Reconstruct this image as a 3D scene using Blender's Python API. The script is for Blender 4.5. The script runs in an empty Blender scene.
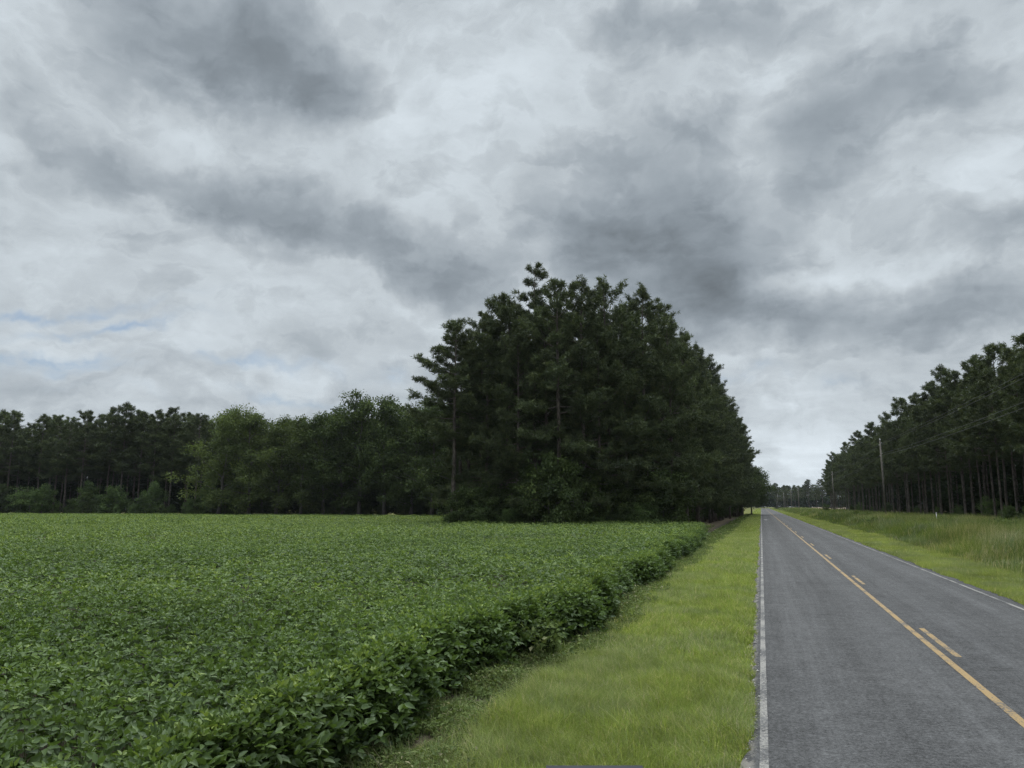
import bpy, math, random
import numpy as np
from mathutils import Vector, Matrix

R = math.radians
rng = np.random.default_rng(7)
random.seed(7)
S = bpy.context.scene
COL = S.collection

# ------------------------------------------------------------------ camera
PITCH, YAW, FPX, CAM_Z = R(9.0245), R(17.8407), 765.0, 2.48
FW = Vector((-math.sin(YAW)*math.cos(PITCH), math.cos(YAW)*math.cos(PITCH), math.sin(PITCH)))
RT = Vector((math.cos(YAW), math.sin(YAW), 0))
UP = RT.cross(FW)
cam = bpy.data.cameras.new('camera')
cam.sensor_width = 36; cam.lens = FPX/1024*36
cam.clip_start = 0.1; cam.clip_end = 6000
camo = bpy.data.objects.new('camera', cam); COL.objects.link(camo)
camo.matrix_world = Matrix(((RT.x, UP.x, -FW.x, 0), (RT.y, UP.y, -FW.y, 0), (RT.z, UP.z, -FW.z, CAM_Z), (0, 0, 0, 1)))
S.camera = camo
S.render.resolution_x, S.render.resolution_y = 1024, 768

# ------------------------------------------------------------------ light
SUN_EL, SUN_AZ = R(62), R(-20)          # azimuth measured clockwise from the road direction (+Y)
sun = bpy.data.lights.new('sun', 'SUN'); sun.energy = 1.5; sun.angle = R(25); sun.color = (1, .965, .91)
suno = bpy.data.objects.new('sun', sun); COL.objects.link(suno)
sd = Vector((math.sin(SUN_AZ)*math.cos(SUN_EL), math.cos(SUN_AZ)*math.cos(SUN_EL), math.sin(SUN_EL)))
suno.rotation_euler = sd.to_track_quat('Z', 'Y').to_euler(); suno.location = (0, 0, 60)
S.view_settings.view_transform = 'Standard'; S.view_settings.look = 'None'
S.view_settings.exposure = 0.8; S.view_settings.gamma = 1.0
S.view_settings.use_curve_mapping = False
S.cycles.use_denoising = True; S.cycles.denoiser = 'OPENIMAGEDENOISE'; S.cycles.denoising_prefilter = 'NONE'
S.cycles.max_bounces = 6; S.cycles.diffuse_bounces = 3; S.cycles.transmission_bounces = 3
S.cycles.transparent_max_bounces = 6; S.cycles.sample_clamp_indirect = 4

class NT:
    """small helper to write node graphs"""
    def __init__(s, nt): s.nt = nt
    def n(s, typ, **kw):
        nd = s.nt.nodes.new(typ)
        for k, v in kw.items(): setattr(nd, k, v)
        return nd
    def put(s, sock, v):
        if isinstance(v, bpy.types.NodeSocket): s.nt.links.new(v, sock)
        else: sock.default_value = v
    def m(s, op, a, b=None, c=None, clamp=False):
        nd = s.n('ShaderNodeMath', operation=op); nd.use_clamp = clamp
        s.put(nd.inputs[0], a)
        if b is not None: s.put(nd.inputs[1], b)
        if c is not None: s.put(nd.inputs[2], c)
        return nd.outputs[0]
    def v(s, op, a, b=None, sc=None):
        nd = s.n('ShaderNodeVectorMath', operation=op)
        s.put(nd.inputs[0], a)
        if b is not None: s.put(nd.inputs[1], b)
        if sc is not None: s.put(nd.inputs[3], sc)
        return nd.outputs['Value'] if op in ('DOT_PRODUCT', 'LENGTH') else nd.outputs[0]
    def noise(s, vec, scale, detail=4, rough=.5, dist=0, col=False):
        nd = s.n('ShaderNodeTexNoise')
        if vec is not None: s.put(nd.inputs['Vector'], vec)
        nd.inputs['Scale'].default_value = scale; nd.inputs['Detail'].default_value = detail
        nd.inputs['Roughness'].default_value = rough; nd.inputs['Distortion'].default_value = dist
        return nd.outputs['Color' if col else 'Fac']
    def ramp(s, fac, lo, hi, a=0., b=1., smooth=True):
        nd = s.n('ShaderNodeMapRange', interpolation_type='SMOOTHSTEP' if smooth else 'LINEAR')
        s.put(nd.inputs[0], fac)
        for i, x in enumerate((lo, hi, a, b)): nd.inputs[i+1].default_value = x
        return nd.outputs[0]
    def mix(s, fac, a, b, mode='MIX'):
        nd = s.n('ShaderNodeMix', data_type='RGBA', blend_type=mode)
        s.put(nd.inputs[0], fac)
        s.put(nd.inputs[6], a if isinstance(a, bpy.types.NodeSocket) else (*a, 1))
        s.put(nd.inputs[7], b if isinstance(b, bpy.types.NodeSocket) else (*b, 1))
        return nd.outputs[2]
    def scalevec(s, vec, xyz):
        return s.v('MULTIPLY', vec, xyz)

# ------------------------------------------------------------------ sky (world): Nishita behind a layered overcast
def ray(u, v):
    return (FW*FPX + RT*(u-512) - UP*(v-384)).normalized()

world = bpy.data.worlds.new('World'); S.world = world; world.use_nodes = True
T = NT(world.node_tree); world.node_tree.nodes.clear()
WS = 0.1
gen = T.n('ShaderNodeTexCoord').outputs['Generated']
sky = T.n('ShaderNodeTexSky', sky_type='NISHITA'); sky.sun_disc = False
sky.sun_elevation = SUN_EL; sky.sun_rotation = SUN_AZ
sky.altitude = 30; sky.dust_density = 1.5
sep = T.n('ShaderNodeSeparateXYZ'); T.put(sep.inputs[0], gen)
dz = T.m('MAXIMUM', sep.outputs[2], 0.0)
den = T.m('ADD', dz, 0.12)
plane = T.v('DIVIDE', gen, None)
nd = plane.node; cmb = T.n('ShaderNodeCombineXYZ')
for i in (0, 1): T.put(cmb.inputs[i], den)
cmb.inputs[2].default_value = 1.0
T.put(nd.inputs[1], cmb.outputs[0])
flat = T.scalevec(plane, (1, 1, 0))                        # the cloud layer seen in perspective
w1 = T.noise(gen, 5.0, 5, .6, col=True)
w2 = T.noise(gen, 17.0, 4, .62, col=True)
warp = T.v('ADD', T.v('SCALE', T.v('SUBTRACT', w1, (.5, .5, .5)), sc=.12), T.v('SCALE', T.v('SUBTRACT', w2, (.5, .5, .5)), sc=.05))
q = T.v('ADD', gen, warp)

def blob(u, v, ru, rv, rot=0):
    """soft elliptical cloud mass around the direction seen at (u, v); radii in degrees-like pixels"""
    c = ray(u, v); e1 = (RT - c*RT.dot(c)).normalized(); e2 = c.cross(e1)
    k = 1/FPX*c.dot(FW)
    ca, sa = math.cos(R(rot)), math.sin(R(rot))
    a1 = (e1*ca + e2*sa)/(ru*k); a2 = (e2*ca - e1*sa)/(rv*k)
    d = T.v('SUBTRACT', q, tuple(c))
    x = T.v('DOT_PRODUCT', d, tuple(a1)); y = T.v('DOT_PRODUCT', d, tuple(a2))
    r2 = T.m('ADD', T.m('MULTIPLY', x, x), T.m('MULTIPLY', y, y))
    return T.m('EXPONENT', T.m('MULTIPLY', r2, -1.0))

# broad cloud masses: (u, v, half width, half height, tilt, weight)
DARK = [(235, 35, 150, 58, 10, 1.15), (340, 90, 62, 34, 22, .8), (40, 130, 70, 40, 10, .35), (150, 178, 95, 26, 12, .55), (295, 222, 120, 38, 20, .75),
        (430, 285, 85, 34, 18, .75), (630, 225, 130, 62, -6, 1.0), (690, 275, 75, 60, 0, .9), (725, 130, 60, 36, -20, .5),
        (850, 120, 48, 88, 32, .85), (660, 22, 95, 28, 6, .65), (970, 85, 55, 60, 30, .7), (870, 318, 125, 34, 0, .8), (985, 238, 70, 28, 0, .6),
        (1010, 300, 50, 34, 0, .5), (800, 20, 90, 32, 0, .5), (320, 318, 150, 24, 6, .25), (840, 385, 80, 16, 0, .35), (560, 120, 60, 40, 0, .25), (790, 445, 60, 14, 0, .3)]
LIGHT = [(480, 100, 100, 60, 0, .055), (205, 140, 66, 22, 25, .06), (560, 15, 50, 30, 0, .04), (790, 276, 46, 13, -8, .12), (905, 272, 80, 12, 0, .05), (775, 95, 26, 60, 20, .05),
         (1000, 170, 34, 60, 30, .07), (160, 290, 190, 40, 4, .03), (100, 350, 170, 26, 0, .025), (762, 215, 16, 50, 20, .05), (797, 408, 28, 10, 0, .11), (300, 375, 150, 26, 0, .02),
         (795, 462, 75, 32, 0, .10), (740, 345, 40, 12, 0, .05), (60, 20, 40, 40, 0, .02), (430, 330, 30, 12, 20, .04), (400, 110, 20, 40, -10, .05)]
GAPS = [(40, 312, 100, 6, -4, 1.), (110, 330, 70, 5, -4, 1.), (170, 368, 130, 7, -3, 1.), (30, 362, 90, 6, 0, .9), (765, 380, 42, 10, 0, 1.1), (390, 372, 50, 8, 0, .8), (800, 385, 60, 7, 0, .7), (250, 395, 120, 5, 0, .7)]
gz = T.scalevec(T.v('ADD', gen, T.v('SCALE', T.v('SUBTRACT', w1, (.5, .5, .5)), sc=.10)), (1, 1, 1.7))
n1 = T.noise(gz, 3.6, 6, .5, .2)
n2 = T.noise(gz, 8.5, 7, .52, .25)
n3 = T.noise(gz, 19.0, 7, .6, .3)
n4 = T.noise(T.scalevec(flat, (1, 1, 1)), 2.2, 6, .55, .4)
n5 = T.noise(gz, 12.0, 6, .55, .3)
puff = T.m('ABSOLUTE', T.m('SUBTRACT', T.m('MULTIPLY', n2, 2), 1))          # rounded lobes
D = None
for b in DARK:
    x = T.m('MULTIPLY', blob(*b[:5]), b[5]); D = x if D is None else T.m('ADD', D, x)
Dn = T.m('ADD', D, T.m('MULTIPLY', T.m('SUBTRACT', n1, .5), 1.25))
Dn = T.m('ADD', Dn, T.m('MULTIPLY', T.m('SUBTRACT', n2, .5), .95))
Dn = T.m('ADD', Dn, T.m('MULTIPLY', T.m('SUBTRACT', n3, .5), .75))
massd = T.ramp(Dn, .10, 1.28)
rim = T.m('MULTIPLY', T.ramp(Dn, -.15, .2), T.ramp(Dn, .2, .5, 1, 0))
lum = T.m('SUBTRACT', .303, T.m('MULTIPLY', massd, .138))
lum = T.m('ADD', lum, T.m('MULTIPLY', rim, .034))
lum = T.m('ADD', lum, T.m('MULTIPLY', T.m('SUBTRACT', n4, .5), .17))
lum = T.m('ADD', lum, T.m('MULTIPLY', T.m('SUBTRACT', n3, .5), .07))
lum = T.m('ADD', lum, T.m('MULTIPLY', T.m('SUBTRACT', puff, .2), .05))
lum = T.m('ADD', lum, T.m('MULTIPLY', T.m('SUBTRACT', T.ramp(n5, .40, .60), .5), .030))
ridge = T.m('POWER', T.m('SUBTRACT', 1, T.m('ABSOLUTE', T.m('SUBTRACT', T.m('MULTIPLY', n5, 2), 1))), 5.0)
lum = T.m('ADD', lum, T.m('MULTIPLY', T.m('MULTIPLY', T.m('SUBTRACT', ridge, .45), T.m('SUBTRACT', 1.15, massd)), .034))
for b in LIGHT: lum = T.m('ADD', lum, T.m('MULTIPLY', T.m('MULTIPLY', blob(*b[:5]), T.ramp(n2, .3, .6, .35, 1.25)), b[5]))
lum = T.m('MAXIMUM', T.m('MINIMUM', lum, .50), .08)
tone = T.ramp(lum, .14, .34)
ccol = T.mix(tone, (.86, 1.0, 1.13), (.905, 1.0, 1.075))
zen = T.ramp(dz, .60, .88, 1.0, 4.2)                        # an overcast is brightest overhead
cl = T.v('SCALE', ccol, sc=T.m('MULTIPLY', T.m('MULTIPLY', lum, zen), 1/WS))
gap = None
for b in GAPS:
    x = T.m('MULTIPLY', blob(*b[:5]), b[5]); gap = x if gap is None else T.m('ADD', gap, x)
gap = T.m('MULTIPLY', T.m('MULTIPLY', gap, T.ramp(n2, .36, .60)), T.ramp(n3, .35, .62, .25, 1.), clamp=True)
skyb = T.v('ADD', T.v('SCALE', sky.outputs[0], sc=.18), (1.35, 1.75, 2.25))
allc = T.mix(gap, cl, skyb)
bg = T.n('ShaderNodeBackground'); T.put(bg.inputs[0], allc); bg.inputs[1].default_value = WS
out = T.n('ShaderNodeOutputWorld'); world.node_tree.links.new(bg.outputs[0], out.inputs[0])
world.cycles.sampling_method = 'MANUAL'; world.cycles.sample_map_resolution = 512

# ------------------------------------------------------------------ helpers
def link(o, parent=None):
    COL.objects.link(o)
    if parent is not None: o.parent = parent
    return o

def tag(o, label=None, cat=None, group=None, kind=None):
    if label: o['label'] = label
    if cat: o['category'] = cat
    if group: o['group'] = group
    if kind: o['kind'] = kind
    return o

def empty(name, loc=(0, 0, 0), rz=0, sc=1):
    o = bpy.data.objects.new(name, None); o.empty_display_size = .5
    o.location = loc; o.rotation_euler = (0, 0, rz); o.scale = (sc, sc, sc) if not isinstance(sc, tuple) else sc
    return link(o)

def np_mesh(name, V, faces, tint=None, smooth=False):
    """mesh from arrays; faces is a list of integer arrays (n,3) or (n,4)"""
    me = bpy.data.meshes.new(name)
    V = np.asarray(V, dtype=np.float32)
    faces = [np.asarray(f, dtype=np.int32) for f in faces if len(f)]
    me.vertices.add(len(V)); me.vertices.foreach_set('co', V.ravel())
    idx = np.concatenate([f.ravel() for f in faces])
    tot = np.concatenate([np.full(len(f), f.shape[1], np.int32) for f in faces])
    start = np.concatenate(([0], np.cumsum(tot)[:-1])).astype(np.int32)
    me.loops.add(len(idx)); me.loops.foreach_set('vertex_index', idx)
    me.polygons.add(len(tot)); me.polygons.foreach_set('loop_start', start)
    if smooth: me.polygons.foreach_set('use_smooth', np.ones(len(tot), bool))
    if tint is not None:
        a = me.attributes.new('tint', 'FLOAT', 'POINT'); a.data.foreach_set('value', np.asarray(tint, np.float32))
    me.update(calc_edges=True)
    return me

def mesh_obj(name, me, mat, parent=None):
    o = bpy.data.objects.new(name, me)
    if not me.materials: me.materials.append(mat)
    return link(o, parent)

class MB:
    """collects tubes, boxes and leaves for one mesh"""
    def __init__(s): s.V = []; s.T = []; s.Q = []; s.n = 0; s.tint = []
    def add(s, V, tris=None, quads=None, tint=0.):
        V = np.asarray(V, float).reshape(-1, 3)
        if tris is not None and len(tris): s.T.append(np.asarray(tris)+s.n)
        if quads is not None and len(quads): s.Q.append(np.asarray(quads)+s.n)
        s.V.append(V); s.n += len(V)
        s.tint.append(np.broadcast_to(np.asarray(tint, float), (len(V),)))
    def tube(s, pts, rad, sides=6, tint=0., cap=True):
        pts = np.asarray(pts, float); n = len(pts)
        d = np.gradient(pts, axis=0); d /= np.linalg.norm(d, axis=1)[:, None]+1e-9
        ref = np.where(np.abs(d[:, 2:3]) > .9, np.array([[1., 0, 0]]), np.array([[0, 0, 1.]]))
        a = np.cross(ref, d); a /= np.linalg.norm(a, axis=1)[:, None]+1e-9
        b = np.cross(d, a)
        th = np.arange(sides)*2*np.pi/sides
        rad = np.broadcast_to(np.asarray(rad, float), (n,))
        V = pts[:, None] + rad[:, None, None]*(np.cos(th)[None, :, None]*a[:, None]+np.sin(th)[None, :, None]*b[:, None])
        i = np.arange(n-1)[:, None]*sides; j = np.arange(sides)[None]; k = (j+1) % sides
        Q = np.stack([i+j, i+k, i+sides+k, i+sides+j], -1).reshape(-1, 4)
        V = V.reshape(-1, 3); tr = None
        if cap:
            V = np.vstack([V, pts[-1], pts[0]]); e = (n-1)*sides
            jj = np.arange(sides); kk = (jj+1) % sides
            tr = np.vstack([np.stack([e+jj, e+kk, np.full(sides, n*sides)], -1), np.stack([kk, jj, np.full(sides, n*sides+1)], -1)])
        s.add(V, tr, Q, tint)
    def box(s, x0, x1, y0, y1, z0, z1, tint=0.):
        V = [(x, y, z) for z in (z0, z1) for x, y in ((x0, y0), (x1, y0), (x1, y1), (x0, y1))]
        s.add(V, None, [(3, 2, 1, 0), (4, 5, 6, 7), (0, 1, 5, 4), (1, 2, 6, 5), (2, 3, 7, 6), (3, 0, 4, 7)], tint)
    def mesh(s, name, smooth=False):
        F = []
        if s.T: F.append(np.vstack(s.T))
        if s.Q: F.append(np.vstack(s.Q))
        return np_mesh(name, np.vstack(s.V), F, np.concatenate(s.tint), smooth)

def nrm(a): return a/(np.linalg.norm(a, axis=-1, keepdims=True)+1e-9)

LEAF_HI = (np.array([(0, 0, 0), (.3, .46, .06), (.68, .34, .03), (1, 0, -.13), (.68, -.34, .03), (.3, -.46, .06), (.48, 0, -.05)]),
           np.array([(6, 0, 5), (6, 5, 4), (6, 4, 3), (6, 3, 2), (6, 2, 1), (6, 1, 0)]))
LEAF_LO = (np.array([(0, 0, 0), (.45, .42, .08), (1, 0, -.06), (.45, -.42, .08)]), np.array([(0, 3, 2), (0, 2, 1)]))
LEAF_TRI = (np.array([(0, .5, 0), (0, -.5, 0), (1, 0, 0)]), np.array([(0, 1, 2)]))

def leaves(mb, tmpl, P, A, N, L, W, tint):
    """one leaf of the template at every point P: axis A, normal near N, length L, width W"""
    A = nrm(A); B = nrm(np.cross(N, A)); C = np.cross(A, B)
    tv, tf = tmpl; n = len(P); k = len(tv)
    L = np.broadcast_to(L, (n,)); W = np.broadcast_to(W, (n,))
    V = P[:, None] + tv[None, :, 0:1]*A[:, None]*L[:, None, None] + tv[None, :, 1:2]*B[:, None]*W[:, None, None] + tv[None, :, 2:3]*C[:, None]*L[:, None, None]
    F = (np.arange(n)*k)[:, None, None] + tf[None]
    mb.add(V.reshape(-1, 3), F.reshape(-1, 3), None, np.repeat(np.broadcast_to(tint, (n,)), k))

def blades(mb, x, y, z, h, lean, w, az, tint, three=False):
    """bent grass blades"""
    n = len(x); d = np.stack([np.cos(az), np.sin(az), np.zeros(n)], -1); sd_ = np.stack([-np.sin(az), np.cos(az), np.zeros(n)], -1)
    sv = rng.uniform(-1, 1, n)[:, None]
    sd_ = nrm(sd_ + d*sv)
    P = np.stack([x, y, z], -1); up = np.array([0, 0, 1.])
    rows = []
    lv = (0, .4, .75, 1) if three else (0, .55, 1)
    for s_ in lv:
        c = P + up*(h*(s_-.35*lean*s_*s_))[:, None] + d*(h*lean*s_*s_)[:, None]
        if s_ < 1:
            ww = (w*(1-.75*s_))[:, None]*.5
            rows += [c-sd_*ww, c+sd_*ww]
        else: rows.append(c)
    k = len(rows); V = np.stack(rows, 1).reshape(-1, 3); b = (np.arange(n)*k)[:, None]
    if three:
        Q = np.concatenate([b+np.array([[0, 1, 3, 2]]), b+np.array([[2, 3, 5, 4]])]); Tt = b+np.array([[4, 5, 6]])
    else:
        Q = b+np.array([[0, 1, 3, 2]]); Tt = b+np.array([[2, 3, 4]])
    mb.add(V, Tt, Q, np.repeat(tint, k))

_perm = np.random.default_rng(3).random((64, 64))
def vnoise(x, y, s):
    """smooth value noise on the ground, 0..1"""
    x = np.asarray(x)/s; y = np.asarray(y)/s; xi = np.floor(x).astype(int); yi = np.floor(y).astype(int)
    fx = x-xi; fy = y-yi; fx = fx*fx*(3-2*fx); fy = fy*fy*(3-2*fy)
    g = lambda a, b: _perm[a % 64, b % 64]
    return (g(xi, yi)*(1-fx)+g(xi+1, yi)*fx)*(1-fy)+(g(xi, yi+1)*(1-fx)+g(xi+1, yi+1)*fx)*fy

FWn, RTn, UPn = (np.array(v) for v in (FW, RT, UP))
def in_view(x, y, z=0., margin=150):
    """whether a spot lies in or near what the photograph takes in"""
    P = np.stack([x, y, np.broadcast_to(z, x.shape)-CAM_Z], -1); dep = P@FWn
    u = 512+FPX*(P@RTn)/np.maximum(dep, .1); v = 384-FPX*(P@UPn)/np.maximum(dep, .1)
    return (dep > .5) & (u > -margin) & (u < 1024+margin) & (v < 768+margin)

# ------------------------------------------------------------------ materials
def mat_new(name):
    m = bpy.data.materials.new(name); m.use_nodes = True; m.node_tree.nodes.clear()
    t = NT(m.node_tree); o = t.n('ShaderNodeOutputMaterial')
    return m, t, o

def foliage_mat(name, stops, trans=.25, gloss=.03, rough=.45, vary=.25, patch=None):
    """leaf colour runs along the stops with each leaf's own tint, plus a slight change from plant to plant"""
    m, t, o = mat_new(name)
    at = t.n('ShaderNodeAttribute'); at.attribute_name = 'tint'
    rp = t.n('ShaderNodeValToRGB'); t.put(rp.inputs[0], at.outputs['Fac'])
    e = rp.color_ramp.elements
    while len(e) < len(stops): e.new(.5)
    for k, (p, c) in enumerate(stops): e[k].position = p; e[k].color = (*c, 1)
    oi = t.n('ShaderNodeObjectInfo').outputs['Random']
    c = t.v('SCALE', rp.outputs[0], sc=t.ramp(oi, 0, 1, 1-vary, 1+vary, False))
    if patch:
        pos = t.n('ShaderNodeNewGeometry').outputs['Position']
        c = t.v('SCALE', c, sc=t.ramp(t.noise(pos, patch[0], 3), .3, .7, 1-patch[1], 1+patch[1]))
    d = t.n('ShaderNodeBsdfDiffuse'); t.put(d.inputs[0], c)
    tr = t.n('ShaderNodeBsdfTranslucent'); t.put(tr.inputs[0], t.v('MULTIPLY', c, (1.15, 1.22, .75)))
    mx = t.n('ShaderNodeMixShader'); mx.inputs[0].default_value = trans
    L = m.node_tree.links; L.new(d.outputs[0], mx.inputs[1]); L.new(tr.outputs[0], mx.inputs[2])
    gl = t.n('ShaderNodeBsdfGlossy'); gl.inputs['Roughness'].default_value = rough; gl.inputs[0].default_value = (.9, .95, 1, 1)
    m2 = t.n('ShaderNodeMixShader'); m2.inputs[0].default_value = gloss
    L.new(mx.outputs[0], m2.inputs[1]); L.new(gl.outputs[0], m2.inputs[2]); L.new(m2.outputs[0], o.inputs[0])
    return m

def bark_mat(name, a, b):
    m, t, o = mat_new(name)
    tc = t.n('ShaderNodeTexCoord').outputs['Object']
    n = t.noise(t.scalevec(tc, (1, 1, .22)), 9, 5, .65)
    n2 = t.noise(tc, .35, 3)
    c = t.mix(t.ramp(n, .35, .65), a, b)
    c = t.v('SCALE', c, sc=t.ramp(n2, .3, .7, .75, 1.25))
    p = t.n('ShaderNodeBsdfPrincipled'); t.put(p.inputs['Base Color'], c); p.inputs['Roughness'].default_value = .95
    p.inputs['Specular IOR Level'].default_value = .15
    bu = t.n('ShaderNodeBump'); bu.inputs['Strength'].default_value = .7; bu.inputs['Distance'].default_value = .05; t.put(bu.inputs['Height'], n)
    m.node_tree.links.new(bu.outputs[0], p.inputs['Normal'])
    m.node_tree.links.new(p.outputs[0], o.inputs[0]); return m

def plain_mat(name, c, rough=.7, metal=0, var=.25, scale=6.):
    m, t, o = mat_new(name)
    tc = t.n('ShaderNodeTexCoord').outputs['Object']
    n = t.noise(tc, scale, 5, .6)
    p = t.n('ShaderNodeBsdfPrincipled')
    t.put(p.inputs['Base Color'], t.mix(t.ramp(n, .3, .7), tuple(x*(1-var) for x in c), tuple(x*(1+var) for x in c)))
    p.inputs['Roughness'].default_value = rough; p.inputs['Metallic'].default_value = metal
    m.node_tree.links.new(p.outputs[0], o.inputs[0]); return m

M_NEEDLE = foliage_mat('pine_needles', [(0, (.034, .046, .021)), (.55, (.060, .079, .032)), (1, (.112, .128, .046))], trans=.15, gloss=.02, vary=.22)
M_BROAD = foliage_mat('broad_leaves', [(0, (.032, .047, .018)), (.5, (.055, .078, .026)), (1, (.092, .122, .038))], trans=.2, gloss=.008, vary=.25)
M_PALE = foliage_mat('pale_broad_leaves', [(0, (.050, .068, .024)), (.5, (.085, .112, .036)), (1, (.13, .165, .048))], trans=.25, gloss=.008, vary=.25)
M_SHRUB = foliage_mat('shrub_leaves', [(0, (.045, .070, .026)), (.5, (.078, .118, .040)), (1, (.12, .17, .052))], trans=.2, gloss=.008, vary=.35)
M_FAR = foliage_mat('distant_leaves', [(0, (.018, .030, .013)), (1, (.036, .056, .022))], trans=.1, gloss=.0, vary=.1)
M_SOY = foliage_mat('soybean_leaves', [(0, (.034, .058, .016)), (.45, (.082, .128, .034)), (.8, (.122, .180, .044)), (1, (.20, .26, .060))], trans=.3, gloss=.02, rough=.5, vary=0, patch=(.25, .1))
M_GRASS = foliage_mat('verge_grass_blades', [(0, (.13, .155, .040)), (.5, (.22, .288, .072)), (.85, (.31, .345, .11)), (1, (.46, .41, .24))], trans=.5, gloss=.015, vary=0, patch=(2.2, .12))
M_STRIP = foliage_mat('roadside_strip_blades', [(0, (.12, .14, .045)), (.5, (.215, .255, .085)), (.85, (.31, .325, .13)), (1, (.46, .40, .25))], trans=.5, gloss=.015, vary=0, patch=(.6, .15))
M_TALL = foliage_mat('tall_grass_blades', [(0, (.07, .095, .028)), (.5, (.125, .168, .046)), (.85, (.22, .235, .085)), (1, (.38, .32, .19))], trans=.35, gloss=.02, vary=0, patch=(.12, .25))
M_WEED = foliage_mat('weed_leaves', [(0, (.06, .085, .028)), (.5, (.11, .15, .048)), (.85, (.15, .185, .065)), (1, (.28, .26, .16))], trans=.25, gloss=.006, vary=0, patch=(.7, .2))
M_PINEBARK = bark_mat('pine_bark', (.055, .047, .040), (.15, .13, .108))
M_BARK = bark_mat('grey_bark', (.06, .055, .048), (.14, .13, .115))
M_POLE = bark_mat('weathered_pole_wood', (.09, .08, .068), (.19, .175, .15))

# ------------------------------------------------------------------ ground
def ground_mat():
    m, t, o = mat_new('ground_surface')
    pos = t.n('ShaderNodeNewGeometry').outputs['Position']
    s = t.n('ShaderNodeSeparateXYZ'); t.put(s.inputs[0], pos)
    wob = t.m('MULTIPLY', t.m('SUBTRACT', t.noise(pos, .8, 4), .5), 1.2)
    x = t.m('ADD', s.outputs[0], wob)
    fine = t.noise(pos, 14, 6, .7); med = t.noise(pos, 1.7, 5, .6)
    soil = t.mix(fine, (.035, .030, .021), (.085, .072, .052))
    thatch = t.mix(fine, (.06, .07, .02), (.14, .15, .04))
    thatch = t.mix(t.ramp(med, .5, .75), thatch, (.16, .13, .07))
    straw = t.mix(fine, (.10, .076, .050), (.22, .175, .12))
    c = t.mix(t.m('MAXIMUM', t.ramp(x, -3.7, -3.3), t.ramp(s.outputs[1], 150, 190)), soil, thatch)
    c = t.mix(t.m('MULTIPLY', t.ramp(x, 21, 24), 1), c, straw)
    y = t.m('ADD', s.outputs[1], t.m('MULTIPLY', wob, 2))
    lot = t.m('MULTIPLY', t.ramp(y, 70, 75), t.ramp(x, -6, -4.6, 1, 0))
    lot = t.m('MULTIPLY', lot, t.ramp(x, -60, -45))
    lot = t.m('MULTIPLY', lot, t.ramp(s.outputs[1], 150, 190, 1, 0))
    c = t.mix(lot, c, straw)
    p = t.n('ShaderNodeBsdfPrincipled'); t.put(p.inputs['Base Color'], c); p.inputs['Roughness'].default_value = 1
    p.inputs['Specular IOR Level'].default_value = .1
    bu = t.n('ShaderNodeBump'); bu.inputs['Strength'].default_value = .8; bu.inputs['Distance'].default_value = .04; t.put(bu.inputs['Height'], fine)
    m.node_tree.links.new(bu.outputs[0], p.inputs['Normal'])
    m.node_tree.links.new(p.outputs[0], o.inputs[0]); return m
gm = MB(); gm.add([(-1000, -100, -.05), (1000, -100, -.05), (1000, 1400, -.05), (-1000, 1400, -.05)], None, [(0, 1, 2, 3)])
tag(mesh_obj('ground', gm.mesh('ground'), ground_mat()), kind='structure')

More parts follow.
